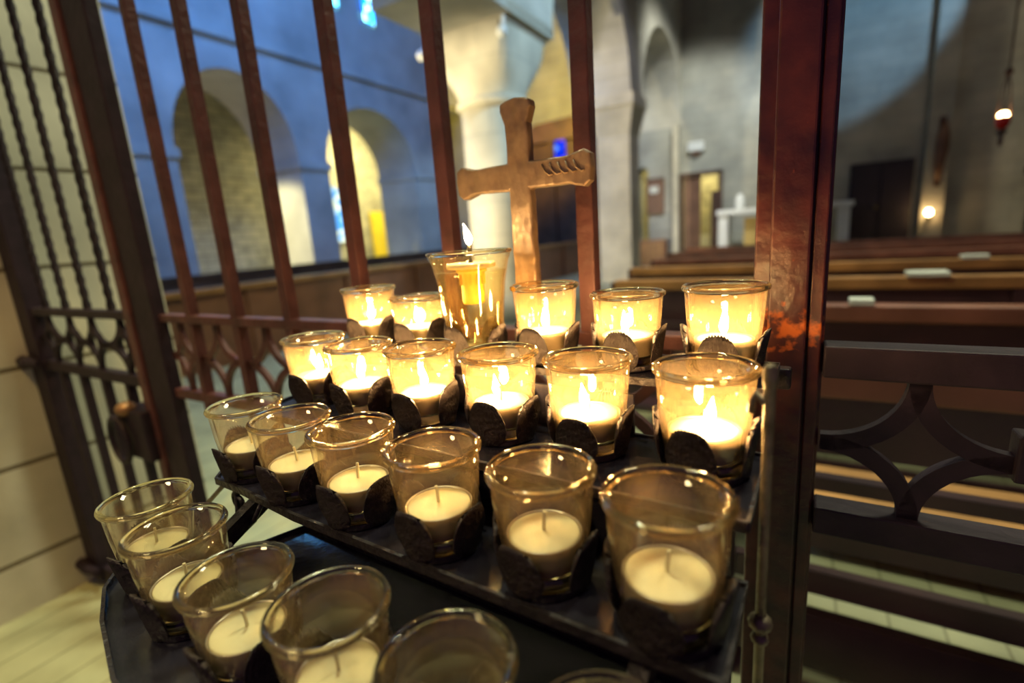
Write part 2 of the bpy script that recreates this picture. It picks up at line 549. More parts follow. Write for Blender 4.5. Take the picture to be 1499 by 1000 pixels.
bm = B_(); box(bm, -9.1, -9.0, 10.35, 12.2, FL, 3.25)  # black sheet added to keep this arch dark, standing in for shade
d = struct('arch_shade_panel', bm, M['black'])
bm = B_(); box(bm, -9.0, -8.97, 11.2, 11.3, FL, 3.2); struct('arch_shade_rail', bm, M['darkwood'], parent=d)
# slim pier against the end wall
struct('pillar_5', box(B_(), -2.74, -2.62, 12.28, 12.5, FL, 2.13), M['pillar'])
# doors seen through the second aisle arch
bm = B_(); box(bm, -11.6, -11.5, 12.05, 12.48, FL, .75)
d = struct('door_3', bm, M['darkwood'])
bm = B_(); box(bm, -11.52, -11.44, 11.3, 12.05, FL, .95); struct('door_leaf', bm, M['yellow'], parent=d)

# ================================================================ church furnishings
def pew(a, b0, b1, label, lit=False):
    t = thing('pew', ((b0 + b1) / 2, a, FL), label, 'pew', 'pews in rows behind the iron screen')
    top = -.28
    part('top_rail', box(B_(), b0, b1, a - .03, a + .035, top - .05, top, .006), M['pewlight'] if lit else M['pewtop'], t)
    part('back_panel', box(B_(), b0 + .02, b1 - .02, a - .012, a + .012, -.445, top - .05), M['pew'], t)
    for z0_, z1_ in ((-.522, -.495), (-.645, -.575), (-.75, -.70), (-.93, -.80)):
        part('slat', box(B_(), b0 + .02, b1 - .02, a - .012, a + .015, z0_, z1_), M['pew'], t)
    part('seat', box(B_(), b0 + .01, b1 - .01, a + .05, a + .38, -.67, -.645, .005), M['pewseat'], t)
    n_ = max(1, round((b1 - b0) / 1.6))
    for k in range(n_ + 1):
        x = b0 + (b1 - b0) * k / n_
        bm = B_()
        box(bm, x - .02, x + .02, a - .02, a + .38, FL, -.67)
        box(bm, x - .02, x + .02, a - .025, a + .03, -.70, top - .01)
        part('end_support', bm, M['pew'], t)
    part('kneeler', box(B_(), b0 + .06, b1 - .06, a - .26, a - .12, -.90, -.86, .01), M['pew'], t)
    return t
pew(1.04, -.12, 3.4, 'nearest dark wooden pew behind the scrollwork, with slatted back')
pew(1.79, -.13, 3.6, 'dark wooden pew, second row behind the iron screen')
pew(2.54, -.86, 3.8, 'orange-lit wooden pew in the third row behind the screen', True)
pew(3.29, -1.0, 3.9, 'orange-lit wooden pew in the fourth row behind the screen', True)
pew(4.04, -1.05, 4.0, 'dark wooden pew in the fifth row behind the screen')
pew(4.79, -1.1, 4.1, 'dark wooden pew in the sixth row behind the screen')
pew(5.54, -1.1, 4.2, 'farthest dark wooden pew, before the white altar')

# booklets lying on the pew rails
def book(b, a, w, d_, m, label):
    bm = B_(); box(bm, b - w / 2, b + w / 2, a - d_ / 2, a + d_ / 2, -.2795, -.262, .002)
    o = solo('booklet', bm, m, (b, a, -.2795), label, 'booklet', 'booklets left on the pews')
    return o
book(.42, 2.54, .13, .09, M['paper'], 'pale grey booklet lying open on a pew rail, third row')
book(.15, 1.79, .06, .06, M['paper'], 'small pale booklet on the second pew rail beside the post')
book(.72, 3.29, .10, .07, M['paper'], 'pale booklet on the fourth pew rail')
# carved wooden partition on the left
t = thing('wooden_partition', (-4.6, 5, FL), 'long low brown wooden partition with pale top ledge below the arches', 'partition')
part('panel', box(B_(), -4.66, -4.54, 1.2, 11.2, FL, -.33), M['panel'], t)
part('ledge', box(B_(), -4.72, -4.48, 1.2, 11.25, -.33, -.28, .008), M['pewlight'], t)
bm = B_()
a_ = 1.6
while a_ < 11.1:
    box(bm, -4.54, -4.51, a_ - .05, a_ + .05, FL, -.33); a_ += 1.2
part('stile', bm, M['panel'], t)
t = thing('bench_row', (-7.2, 7, FL), 'dark wooden bench back along the foot of the arches', 'bench')
part('back', box(B_(), -7.3, -7.24, 3.2, 11.6, FL, -.30), M['darkwood'], t)
part('seat', box(B_(), -7.24, -6.85, 3.2, 11.6, -.62, -.57), M['darkwood'], t)
part('cap_rail', box(B_(), -7.33, -7.21, 3.15, 11.65, -.30, -.25), M['darkwood'], t)
# dark confessional at the aisle end
t = thing('confessional', (-5.5, 12.0, FL), 'tall dark wooden confessional at the end of the aisle, blue pane in it', 'confessional')
part('body', box(B_(), -6.35, -4.55, 11.6, 12.45, FL, 2.1), M['darkwood'], t)
bm = B_()
v = [bm.verts.new(p) for p in ((-6.5, 11.5, 2.1), (-4.4, 11.5, 2.1), (-4.4, 12.48, 2.1), (-6.5, 12.48, 2.1), (-5.9, 11.6, 2.55), (-4.9, 11.6, 2.6), (-4.9, 12.48, 2.6), (-5.9, 12.48, 2.55))]
for f in ((0, 1, 2, 3), (4, 5, 6, 7), (0, 1, 5, 4), (1, 2, 6, 5), (2, 3, 7, 6), (3, 0, 4, 7)): bm.faces.new([v[i] for i in f])
part('cornice', bm, M['darkwood'], t)
for x in (-6.3, -5.45, -4.6):
    part('post', box(B_(), x - .06, x + .06, 11.52, 11.62, FL, 2.1), M['darkwood'], t)
bm = B_()
pts = [(-5.35, 1.55), (-5.08, 1.55)] + [(-5.215 + .135 * math.cos(math.pi * k / 8), 1.95 + .3 * math.sin(math.pi * k / 8)) for k in range(9)]
f0 = [bm.verts.new((s, 11.58, z)) for s, z in pts]; f1 = [bm.verts.new((s, 11.55, z)) for s, z in pts]
bm.faces.new(f0); bm.faces.new(f1)
for k in range(len(pts)): bm.faces.new((f0[k], f0[(k + 1) % len(pts)], f1[(k + 1) % len(pts)], f1[k]))
part('glass_pane', bm, M['lancet_deep'], t, label='deep blue stained glass pane')
bm = B_(); ball(bm, (-6.55, 11.9, 1.30), .075)
o = solo('wall_lamp', bm, emit('yellow_lamp', (1, .8, .1), 1.6), (-6.55, 11.9, 1.30), 'small glowing yellow lamp beside the confessional roof', 'lamp', smooth=True)
bm = B_(); sweep(bm, [(-6.55, 11.96, 1.30), (-6.55, 12.5, 1.36)], .02); part('bracket', bm, M['darkwood'], o)
# altar
t = thing('altar', (-.5, 11.5, FL), 'white table altar with gold front beyond the pews', 'altar')
part('table_top', box(B_(), -1.62, .72, 11.2, 11.9, .06, .16, .01), M['white'], t)
for x in (-1.50, .58):
    part('leg', box(B_(), x - .09, x + .09, 11.25, 11.85, FL, .06), M['white'], t)
part('front_panel', box(B_(), -1.12, .22, 11.45, 11.5, FL, -.02), M['cream'], t)
bm = B_(); lathe(bm, [(0, 0), (.075, 0), (.09, .05), (.085, .2), (.05, .29), (0, .30)], (-1.22, 11.5, .16), 16)
solo('altar_candle', bm, M['white'], (-1.22, 11.5, .16), 'stubby white candle standing on the altar end', 'candle', smooth=True)
# notice board, light box, cupboard
bm = B_(); box(bm, -3.38, -2.98, 12.42, 12.5, .22, 1.02)
t = solo('notice_board', bm, M['doorwood'], (-3.18, 12.46, .22), 'brown wooden notice board on the grey end wall', 'notice board')
part('frame', box(B_(), -3.40, -2.96, 12.40, 12.43, .98, 1.04), M['darkwood'], t)
part('sheet', box(B_(), -3.30, -3.10, 12.40, 12.42, .70, .86), M['paper'], t)
t = thing('emergency_light', (-2.25, 12.44, 1.5), 'pale box light on the wall above the doorway', 'light')
part('housing', box(B_(), -2.43, -2.08, 12.36, 12.498, 1.52, 1.72, .02), M['white'], t)
part('bracket', box(B_(), -2.32, -2.18, 12.40, 12.498, 1.44, 1.52), M['doorwood'], t)
t = thing('cupboard', (-3.1, 12.1, FL), 'low light-wood slatted cupboard under the notice board', 'cupboard')
part('body', box(B_(), -3.48, -2.86, 12.0, 12.35, FL, -.38), M['panel'], t)
for k in range(5):
    part('slat', box(B_(), -3.46 + k * .12, -3.38 + k * .12, 11.97, 12.0, FL + .05, -.43), M['pewlight'], t)
# spotlight on the pillar
bm = B_(); ball(bm, (-2.66, 4.66, 1.93), .055, 16)
t = solo('spotlight', bm, M['white'], (-2.66, 4.66, 1.93), 'small round white spotlight fixed under the pillar capital corner', 'spotlight', smooth=True)
bm = B_(); sweep(bm, [(-2.66, 4.68, 1.95), (-2.66, 4.70, 2.08)], .02); part('stem', bm, M['white'], t)
bm = B_(); ball(bm, (-3.66, 4.64, 1.93), .055, 16)
t = solo('spotlight', bm, M['white'], (-3.66, 4.64, 1.93), 'round white spotlight at the far-left corner of the pillar capital', 'spotlight', smooth=True)
bm = B_(); sweep(bm, [(-3.66, 4.66, 1.95), (-3.64, 4.72, 2.08)], .02); part('stem', bm, M['white'], t)
# crucifix on the pilaster with candle below
t = thing('wall_crucifix', (2.02, 12.2, .55), 'slim brown wooden figure hanging on the pilaster', 'crucifix')
bm = B_()
sweep(bm, [(2.02, 12.17, .40), (2.02, 12.16, .7), (2.04, 12.15, .95), (2.04, 12.16, 1.2), (2.05, 12.17, 1.40)], .1, .06, n=10, updir=(0, 1, 0), radii=[.35, .75, 1, .9, .3])
part('figure', bm, M['doorwood'], t, smooth=True)
part('backboard', box(B_(), 1.98, 2.07, 12.2, 12.25, .3, 1.5), M['darkwood'], t)
def lamp_candle(b, a, z, label):
    t = thing('wall_candle', (b, a, z), label, 'candle')
    bm = B_(); lathe(bm, [(0, -.12), (.03, -.11), (.05, -.04), (.04, 0), (0, 0)], (b, a, z), 14); part('cup', bm, M['oldrod'], t, True)
    bm = B_(); sweep(bm, [(b, a, z - .08), (b, a + .1, z - .1), (b, 12.26, z - .02)], .012); part('bracket', bm, M['oldrod'], t)
    bm = B_(); ball(bm, (b, a, z + .06), .055, 12, 1.1); part('flame', bm, M['flame_far'], t, True)
    return t
lamp_candle(1.93, 12.08, -.22, 'small glowing candle on the pilaster under the brown figure')
# sanctuary lamp on its chain
LB, LA, LZ = 1.385, 6.0, .60
t = thing('sanctuary_lamp', (LB, LA, LZ - .15), 'hanging red sanctuary lamp with bright flame on a dark chain', 'lamp')
bm = B_(); lathe(bm, [(0, -.03), (.035, -.02), (.05, .02), (.052, .07), (.046, .07), (.0, .0)], (LB, LA, LZ), 18); part('red_glass', bm, M['redglass'], t, True)
bm = B_(); lathe(bm, [(0, -.17), (.012, -.16), (.02, -.12), (.012, -.09), (.04, -.05), (.03, -.03), (0, -.03)], (LB, LA, LZ), 16); part('holder', bm, M['darkwood'], t, True)
bm = B_(); ball(bm, (LB, LA, LZ + .075), .036, 12, 1.0); part('flame', bm, M['flame_far'], t, True)
bm = B_()
for k in range(3):
    an = 2 * math.pi * k / 3 + .3
    sweep(bm, [(LB + .05 * math.cos(an), LA + .05 * math.sin(an), LZ + .06), (LB + .03 * math.cos(an), LA + .03 * math.sin(an), LZ + .3), (LB, LA, LZ + .42)], .005)
sweep(bm, [(LB, LA, LZ + .42), (LB, LA, 6.4)], .008)
ball(bm, (LB, LA, LZ + .42), .03)
part('chain', bm, M['darkwood'], t)
# dark wooden screen at the right edge
t = thing('wooden_screen', (3.4, 10.5, FL), 'tall dark wooden screen at the right end of the church', 'screen')
part('panel', box(B_(), 3.05, 4.6, 11.3, 11.4, FL, .35), M['black'], t)
part('cornice', box(B_(), 2.98, 4.65, 11.2, 11.42, .35, .47), M['black'], t)

# ================================================================ iron screen
GA = .515
t = thing('iron_screen', (-.6, GA, FL), 'rust-brown iron screen of square bars with a thick post, behind the candles', 'screen')
for b in (-1.04, -.886, -.733, -.56, -.388, -.204):
    part('bar', box(B_(), b - .0095, b + .0095, GA - .0095, GA + .0095, -.31, 2.6, .0015), M['bar'], t)
# thick right-hand post: channel with proud centre face
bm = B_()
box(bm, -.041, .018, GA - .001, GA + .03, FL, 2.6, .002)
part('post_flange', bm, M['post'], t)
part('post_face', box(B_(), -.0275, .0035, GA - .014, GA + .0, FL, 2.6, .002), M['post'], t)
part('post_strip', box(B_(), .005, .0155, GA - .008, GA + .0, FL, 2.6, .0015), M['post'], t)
# left post
part('left_post', box(B_(), -1.238, -1.150, GA - .02, GA + .006, FL, 2.6, .004), M['gate'], t)
for z0_, z1_ in ((-.128, -.112), (-.292, -.272)):
    part('rail', box(B_(), -1.15, -.041, GA - .012, GA + .012, z0_, z1_, .002), M['bar'], t)
for z0_, z1_ in ((-.145, -.116), (-.300, -.272)):
    part('rail', box(B_(), .018, 1.3, GA - .014, GA + .014, z0_, z1_, .002), M['gate'], t)
def astroid(bm, b0, b1, z0, z1, w=.0055, d_=.007):
    cx, cz, hx, hz = (b0 + b1) / 2, (z0 + z1) / 2, (b1 - b0) / 2, (z1 - z0) / 2
    for sx, sz in ((1, 1), (1, -1), (-1, 1), (-1, -1)):
        # quarter arc centred on the cell corner, bulging to the middle
        pts = []
        for k in range(13):
            an = math.pi / 2 * k / 12
            px = sx * hx * (1 - math.sin(an)) ; pz = sz * hz * (1 - math.cos(an))
            pts.append((cx + px, GA, cz + pz))
        sweep(bm, pts, d_, w, rect=True, updir=(0, 1, 0))
    return bm
bs = [-1.15, -1.04, -.886, -.733, -.56, -.388, -.204, -.041]
for x0_, x1_ in zip(bs, bs[1:]):
    part('scrollwork', astroid(B_(), x0_ + .009, x1_ - .009, -.272, -.128, .004, .006), M['bar'], t)
x = .020
for k in range(7):
    part('scrollwork', astroid(B_(), x, x + .137, -.273, -.145, .0052, .0075), M['gate'], t)
    if k: part('collar', box(B_(), x - .006, x + .006, GA - .011, GA + .011, -.222, -.182, .002), M['gate'], t)
    x += .137
# ---- gate
t = thing('iron_gate', (-1.6, GA, FL), 'dark iron gate with twisted bars and a lock, against the pale wall', 'gate')
part('stile', box(B_(), -1.945, -1.86, GA - .02, GA + .02, FL + .02, 2.6, .003), M['gate'], t)
part('stile', box(B_(), -1.272, -1.241, GA - .026, GA + .004, FL + .02, 2.6, .003), M['bar'], t)
for b in (-1.385, -1.515, -1.645, -1.775):
    bm = B_()
    n = 340
    sweep(bm, [(b, GA, -.11 + 2.7 * k / n) for k in range(n + 1)], .0098, .0076, n=10, twist=.8, updir=(0, 1, 0))
    part('twisted_bar', bm, M['gate'], t)
    part('lower_bar', box(B_(), b - .009, b + .009, GA - .009, GA + .009, FL + .06, -.27), M['gate'], t)
for z0_, z1_ in ((-.128, -.108), (-.285, -.26), (FL + .03, FL + .07)):
    part('rail', box(B_(), -1.945, -1.272, GA - .012, GA + .014, z0_, z1_, .002), M['gate'], t)
gx = [-1.86, -1.71, -1.58, -1.45, -1.272]
for x0_, x1_ in zip(gx, gx[1:]):
    part('scrollwork', astroid(B_(), x0_, x1_, -.26, -.128, .005, .007), M['gate'], t)
    cx = (x0_ + x1_) / 2
    bm = B_(); lathe(bm, [(.026, -.007), (.033, -.007), (.033, .007), (.026, .007)], (0, 0, 0), 20, closed=True)
    bmesh.ops.rotate(bm, verts=bm.verts, matrix=Matrix.Rotation(R(90), 3, 'X'))
    bmesh.ops.translate(bm, verts=bm.verts, vec=(cx, GA, -.194))
    part('ring', bm, M['gate'], t)
part('lock_box', box(B_(), -1.36, -1.25, GA - .045, GA + .03, -.45, -.33, .006), M['gate'], t)
bm = B_(); pts = [(-1.36 + .042 * math.cos(2 * math.pi * k / 20), GA - .055, -.405 + .055 * math.sin(2 * math.pi * k / 20)) for k in range(21)]
sweep(bm, pts, .007, updir=(0, 1, 0)); part('ring_handle', bm, M['gate'], t)
bm = B_(); ball(bm, (-1.33, GA - .04, -.33), .022, 12, .8); part('lock_boss', bm, M['bronze'], t, True)
for z in (-.262, -.93):
    bm = B_(); sweep(bm, [(-1.99, GA - .03, z), (-1.90, GA - .035, z), (-1.84, GA - .03, z)], .018, radii=[1, 1, .5]); part('hinge', bm, M['gate'], t)

# ================================================================ hammered cross
CA, CB, CZ = .448, -.2445, .054
t0_ = .0065
t = thing('standing_cross', (CB, CA, -.12), 'hammered bronze cross rising behind the back row of candles', 'cross')
def slab(bm, outline, y0, y1):
    f0 = [bm.verts.new((x, y0, z)) for x, z in outline]
    f1 = [bm.verts.new((x, y1, z)) for x, z in outline]
    bm.faces.new(f0); bm.faces.new(f1)
    for k in range(len(outline)):
        k2 = (k + 1) % len(outline)
        bm.faces.new((f0[k], f0[k2], f1[k2], f1[k]))
def smooth_lines(p0, p1, n=6, amp=.0008):
    out = []
    for k in range(n):
        s = k / n
        out.append((p0[0] + (p1[0] - p0[0]) * s + random.uniform(-amp, amp), p0[1] + (p1[1] - p0[1]) * s + random.uniform(-amp, amp)))
    return out
w = .0128; W2 = .0166; HL = .0735; TP = .068
key = [(-w, -.17), (-w * .92, -w), (-HL + .022, -w * .95), (-HL + .006, -W2), (-HL, -W2 * .7), (-HL - .001, 0), (-HL, W2 * .7), (-HL + .006, W2), (-HL + .022, w * .95),
       (-w * .95, w), (-w * .95, TP - .02), (-W2, TP - .007), (-W2 * .98, TP - .001), (-W2 * .6, TP + .002), (0, TP + .003), (W2 * .6, TP + .002), (W2 * .98, TP - .001), (W2, TP - .007), (w * .95, TP - .02),
       (w * .95, w), (HL - .022, w * .95), (HL - .006, W2), (HL, W2 * .7), (HL + .001, 0), (HL, -W2 * .7), (HL - .006, -W2), (HL - .022, -w * .95), (w * .92, -w), (w, -.17)]
outl = []
for p0, p1 in zip(key, key[1:] + key[:1]):
    L = math.hypot(p1[0] - p0[0], p1[1] - p0[1])
    outl += smooth_lines(p0, p1, max(1, int(L / .008)), .0004)
bm = B_()
slab(bm, [(CB + x, CZ + z) for x, z in outl], CA - t0_, CA + t0_)
cm, nt, out = new_mat('hammered_bronze_relief')
p = nt.nodes.new('ShaderNodeBsdfPrincipled'); nt.links.new(p.outputs[0], out.inputs[0])
p.inputs['Metallic'].default_value = .35; p.inputs['Roughness'].default_value = .42
tc = nt.nodes.new('ShaderNodeTexCoord')
vo = nt.nodes.new('ShaderNodeTexVoronoi'); vo.inputs['Scale'].default_value = 150
mp = nt.nodes.new('ShaderNodeMapping'); mp.inputs['Rotation'].default_value = (0, R(35), 0); mp.inputs['Scale'].default_value = (1, 1, .38)
nt.links.new(tc.outputs['Object'], mp.inputs[0]); nt.links.new(mp.outputs[0], vo.inputs['Vector'])
no = nt.nodes.new('ShaderNodeTexNoise'); no.inputs['Scale'].default_value = 60; no.inputs['Detail'].default_value = 5
nt.links.new(tc.outputs['Object'], no.inputs['Vector'])
cr = nt.nodes.new('ShaderNodeValToRGB'); cr.color_ramp.elements[0].color = (.17, .10, .055, 1); cr.color_ramp.elements[1].color = (.33, .21, .11, 1)
cr.color_ramp.elements[0].position = .3; cr.color_ramp.elements[1].position = .7
nt.links.new(no.outputs['Fac'], cr.inputs[0]); nt.links.new(cr.outputs[0], p.inputs['Base Color'])
ad = nt.nodes.new('ShaderNodeMath'); ad.operation = 'MULTIPLY_ADD'; ad.inputs[1].default_value = .5
nt.links.new(vo.outputs['Distance'], ad.inputs[0]); nt.links.new(no.outputs['Fac'], ad.inputs[2])
bp = nt.nodes.new('ShaderNodeBump'); bp.inputs['Strength'].default_value = .8; bp.inputs['Distance'].default_value = .003
nt.links.new(ad.outputs[0], bp.inputs['Height']); nt.links.new(bp.outputs[0], p.inputs['Normal'])
body = part('cross_body', bm, cm, t)
bv = body.modifiers.new('soft', 'BEVEL'); bv.width = .0022; bv.segments = 3; bv.limit_method = 'ANGLE'; bv.angle_limit = R(50)
for k in range(5):
    x = CB + .026 + k * .008
    bm = B_()
    sweep(bm, [(x, CA - t0_ - .0003, CZ + .0075), (x + .003, CA - t0_ - .0012, CZ + .001), (x + .0075, CA - t0_ - .0012, CZ - .003), (x + .011, CA - t0_ - .0003, CZ - .002)], .0011, .0009, n=6)
    part('braid_mark', bm, cm, t, True)

# ================================================================ votive glasses and tealights
POS = [  # row, index, x, y, rim z
 (0, 0, -.1573, .5594, -.047), (0, 1, -.0957, .5199, -.0561), (0, 3, .0317, .4383, -.0448), (0, 4, .0962, .4009, -.0522), (0, 5, .1583, .3603, -.0465),
 (1, 0, -.1956, .4809, -.0843), (1, 1, -.1383, .4367, -.0853), (1, 2, -.0765, .399, -.0842), (1, 3, -.0113, .3577, -.0834), (1, 4, .0492, .3219, -.0834), (1, 5, .1119, .2795, -.0825),
 (2, 0, -.2331, .4079, -.1252), (2, 1, -.1756, .3644, -.1247), (2, 2, -.1163, .3259, -.1227), (2, 3, -.0535, .285, -.1227), (2, 4, .0103, .2471, -.1231), (2, 5, .0658, .2059, -.1207),
 (3, 0, -.2817, .3418, -.1718), (3, 1, -.2284, .294, -.1704), (3, 2, -.1651, .2483, -.1754), (3, 3, -.1003, .213, -.1715), (3, 4, -.0375, .176, -.1728), (3, 5, .022, .136, -.1722)]
TZ = [-.1145, -.1500, -.1895, -.2380]     # tray surfaces
SEAT = .002                               # ring floor the glasses stand on
def two_mat(me, m2, test):
    me.materials.append(m2)
    for p in me.polygons:
        if test(p.center): p.material_index = 1
    return me
def glass_mesh():
    H = .066
    # wall: a thin shell; rim roll and solid foot: closed bodies of solid glass
    prof = [(.0224, .0105), (.0245, .020), (.0268, .040), (.0284, .0632), (.0262, .0632), (.0243, .040), (.0222, .021), (.0206, .0105)]
    bm = lathe(B_(), prof, (0, 0, 0), 48)
    rim = [(.0283 + .0022 * math.cos(2 * math.pi * k / 10), H - .0024 + .0024 * math.sin(2 * math.pi * k / 10)) for k in range(10)]
    lathe(bm, rim, (0, 0, 0), 48, closed=True)
    lathe(bm, [(0, 0), (.0195, 0), (.0213, .0010), (.0219, .003), (.0225, .0098), (.0200, .0100), (0, .0096)], (0, 0, 0), 48)
    me = finish(bm, 'votive_glass', M['glass'], True)
    return two_mat(me, M['solidglass'], lambda c: c.z < .0103 or c.z > .0634 or (c.z > .061 and math.hypot(c.x, c.y) > .0287) or (c.z > .0612 and abs(math.hypot(c.x, c.y) - .0283) > .0014))
GM = glass_mesh()
def tealight_proto():
    t = thing('tealight', (0, 0, 0), 'x', 'candle', ang=0)
    bm = lathe(B_(), [(0, 0), (.0188, 0), (.0194, .0006), (.0197, .013), (.0204, .0148), (.0200, .0152), (.0193, .0142), (.0191, .0120), (0, .0118)], n=36)
    part('foil_cup', bm, M['tin'], t, True)
    bm = lathe(B_(), [(0, .0121), (.0190, .0121), (.0190, .0142), (.0180, .0148), (.010, .0146), (.003, .0150), (0, .0154)], n=36)
    part('wax', bm, M['wax'], t, True)
    bm = B_(); sweep(bm, [(0, 0, .0150), (.0002, 0, .020), (.0008, .0003, .0262)], .0010, n=6)
    part('wick', bm, M['wick'], t)
    return t
def flame_bm(z, h, r, lean=(0, 0)):
    bm = B_()
    prof = [(0, 0), (.55, .06), (.9, .2), (1, .33), (.82, .5), (.5, .7), (.22, .87), (0, 1.)]
    lathe(bm, [(a * r, z + b * h) for a, b in prof], n=10)
    for v in bm.verts:
        s = (v.co.z - z) / h
        v.co.x += lean[0] * s * s; v.co.y += lean[1] * s * s
    return bm
TL = tealight_proto()
FM = finish(flame_bm(.0185, .0165, .0031), 'flame', M['flame'], True)
row_name = ['back row', 'second row from back', 'third row from back', 'front row']
ordn = ['first', 'second', 'third', 'fourth', 'fifth', 'sixth']
first = True
def pos_words(r, i):
    if i == 0: return 'at the left end of the ' + row_name[r]
    if i == 5: return 'at the right end of the ' + row_name[r]
    return ordn[i] + ' from left in the ' + row_name[r]
GLASS_Z = {}
for (r, i, x, y, zr) in POS:
    g = link(bpy.data.objects.new('votive_glass', GM))
    bz = TZ[r] + SEAT
    g.location = (x, y, bz)
    g.scale = (1, 1, (zr - bz) / .066)
    g.rotation_euler = (0, 0, random.uniform(0, 6))
    lit = r < 2
    tag(g, ('glowing ' if lit else 'hazy ') + 'glass votive cup, ' + pos_words(r, i), 'votive glass',
        'glass votive cups on the candle rack')
    if first:
        tl = TL; first = False
    else:
        tl = copy_tree(TL)
        for c in list(tl.children):
            if c.name.startswith('flame'): bpy.data.objects.remove(c)
    tl.location = (x, y, bz + .0099 * g.scale.z)
    tl.rotation_euler = (0, 0, random.uniform(0, 6))
    sc = 1.04 if not (r == 3) else 1.04
    tl.scale = (sc, sc, sc)
    tag(tl, ('lit white tealight, ' if lit else 'unlit cream tealight, ') + pos_words(r, i), 'tealight', 'tealights in the glass cups')
    if lit:
        fo = link(bpy.data.objects.new('flame', FM)); fo.parent = tl
        fo.rotation_euler = (random.uniform(-.12, .12), random.uniform(-.12, .12), 0)
        fo.location = (0.0006, 0.0003, 0)

# ---- oil lamp glass, third place in the back row
OX, OY = -.0345, .474
oz = TZ[0] + SEAT
prof = [(0, 0), (.0255, 0), (.0272, .0015), (.0275, .006), (.0290, .040), (.0325, .070), (.0362, .088), (.0392, .0960)]
prof += [(.0382, .0960), (.0350, .0880), (.0312, .0700), (.0277, .040), (.0262, .012), (.0250, .010), (0, .0098)]
bm = lathe(B_(), prof, n=56)
lathe(bm, [(.0390 + .0016 * math.cos(2 * math.pi * k / 10), .0980 + .0018 * math.sin(2 * math.pi * k / 10)) for k in range(10)], (0, 0, 0), 56, closed=True)
g = link(bpy.data.objects.new('oil_lamp_glass', two_mat(finish(bm, 'oil_lamp_glass', M['oilglass'], True), M['solidglass'], lambda c: c.z > .0961)))
g.location = (OX, OY, oz)
tag(g, 'tall flared clear glass of oil in the back row, before the cross', 'oil lamp glass')
# yellow oil inside and a floating wick
bm = lathe(B_(), [(0, .0105), (.0247, .0110), (.0259, .013), (.0274, .040), (.0309, .070), (.0335, .0805), (0, .0805)], n=48)
o = link(bpy.data.objects.new('lamp_oil', finish(bm, 'lamp_oil', M['oil'], True)))
o.location = (OX, OY, oz)
tag(o, 'clear yellow oil filling the tall flared glass', 'oil')
t = thing('floating_wick', (0, 0, 0), 'floating wick holder with a pointed flame above the oil glass', 'floating wick', ang=0)
t.location = (OX + .001, OY, oz)
bm = lathe(B_(), [(0, .0835), (.022, .0835), (.0235, .0845), (.0235, .0875), (.022, .0885), (.006, .0885), (0, .0885)], n=32); part('float', bm, M['wax'], t, True)
amber = mat('amber_plastic', (.85, .62, .10), .35, 0, .1, 30)
bm = lathe(B_(), [(0, .050), (.0100, .050), (.0108, .053), (.0112, .078), (.0145, .0800), (.0145, .083), (0, .083)], n=24); part('stem', bm, amber, t, True)
bm = B_()
for k in range(12):
    an = 2 * math.pi * k / 12
    box(bm, .0115 * math.cos(an) - .001, .0115 * math.cos(an) + .001, .0115 * math.sin(an) - .001, .0115 * math.sin(an) + .001, .068, .079)
part('rib_ring', bm, amber, t)
bm = B_(); sweep(bm, [(0, 0, .0885), (0, 0, .1010), (.0003, 0, .1045)], .0026, n=10); part('wick_tube', bm, M['oldrod'], t, True)
part('flame', flame_bm(.1050, .0200, .0036, (-.004, 0)), M['flame_oil'], t, True)

# ================================================================ candle rack
def uv(x, y):
    c, s = math.cos(TR), math.sin(TR)
    return (x * c - y * s, x * s + y * c)
rack = thing('candle_rack', (-.24, .25, FL), 'black wrought-iron tiered votive rack with leaf-shaped cup holders', 'candle rack', ang=TR)
ROWV = [.386, .2947, .2113, .1252]
ROWU = [(-.470, -.028), (-.463, -.027), (-.450, -.027), (-.462, .006)]
DEP = [(.034, .036), (.050, .034), (.027, .040), (.046, .098)]   # front, back
for k in range(4):
    v0, v1 = ROWV[k] - DEP[k][0], ROWV[k] + DEP[k][1]
    ua, ub = ROWU[k]
    z = TZ[k]
    if k in (1, 2):
        for ra, rb in (((-.43, -.112), (-.082, ub - .01)) if k == 1 else ((-.375, ub - .01),)):
            part('riser', box(B_(), ra, rb, v1 - .004, v1 - .001, z, TZ[k - 1] - .003), M['tray'], rack)
    # tray with rounded left end
    bm = B_()
    N = 10
    if k == 3:
        out_ = [(ub, .055), (ub, v1), (-.372, v1), (-.383, .192), (-.397, .170), (-.43, .164), (-.452, .156), (-.466, .140), (-.468, .124), (-.44, .101), (-.40, .086), (-.336, .070), (-.2, .060)]
    else:
        rad = (v1 - v0) / 2 * .98
        out_ = [(ub, v0), (ub, v1)]
        for j in range(N + 1):
            an = math.pi / 2 + math.pi / 2 * j / N
            out_.append((ua + rad + rad * math.cos(an), v1 - rad + rad * math.sin(an)))
        if k == 2:
            out_ += [(ua + .002, .200), (ua + .012, .190), (-.40, .1895), (-.345, .186), (-.32, v0)]
        else:
            for j in range(N + 1):
                an = math.pi + math.pi / 2 * j / N
                out_.append((ua + rad + rad * math.cos(an), v0 + rad + rad * math.sin(an)))
    f0 = [bm.verts.new((x, y, z)) for x, y in out_]; f1 = [bm.verts.new((x, y, z - .003)) for x, y in out_]
    bm.faces.new(f0); bm.faces.new(f1)
    for j in range(len(out_)): bm.faces.new((f0[j], f0[(j + 1) % len(out_)], f1[(j + 1) % len(out_)], f1[j]))
    tray = part('tray', bm, M['tray'], rack)
    bm = B_()
    lipz = .006 if k < 3 else .010
    sweep(bm, [(x, y, z - .001) for x, y in out_ + out_[:1]], .0012, lipz / 2, rect=True)
    part('tray_lip', bm, M['iron'], tray)
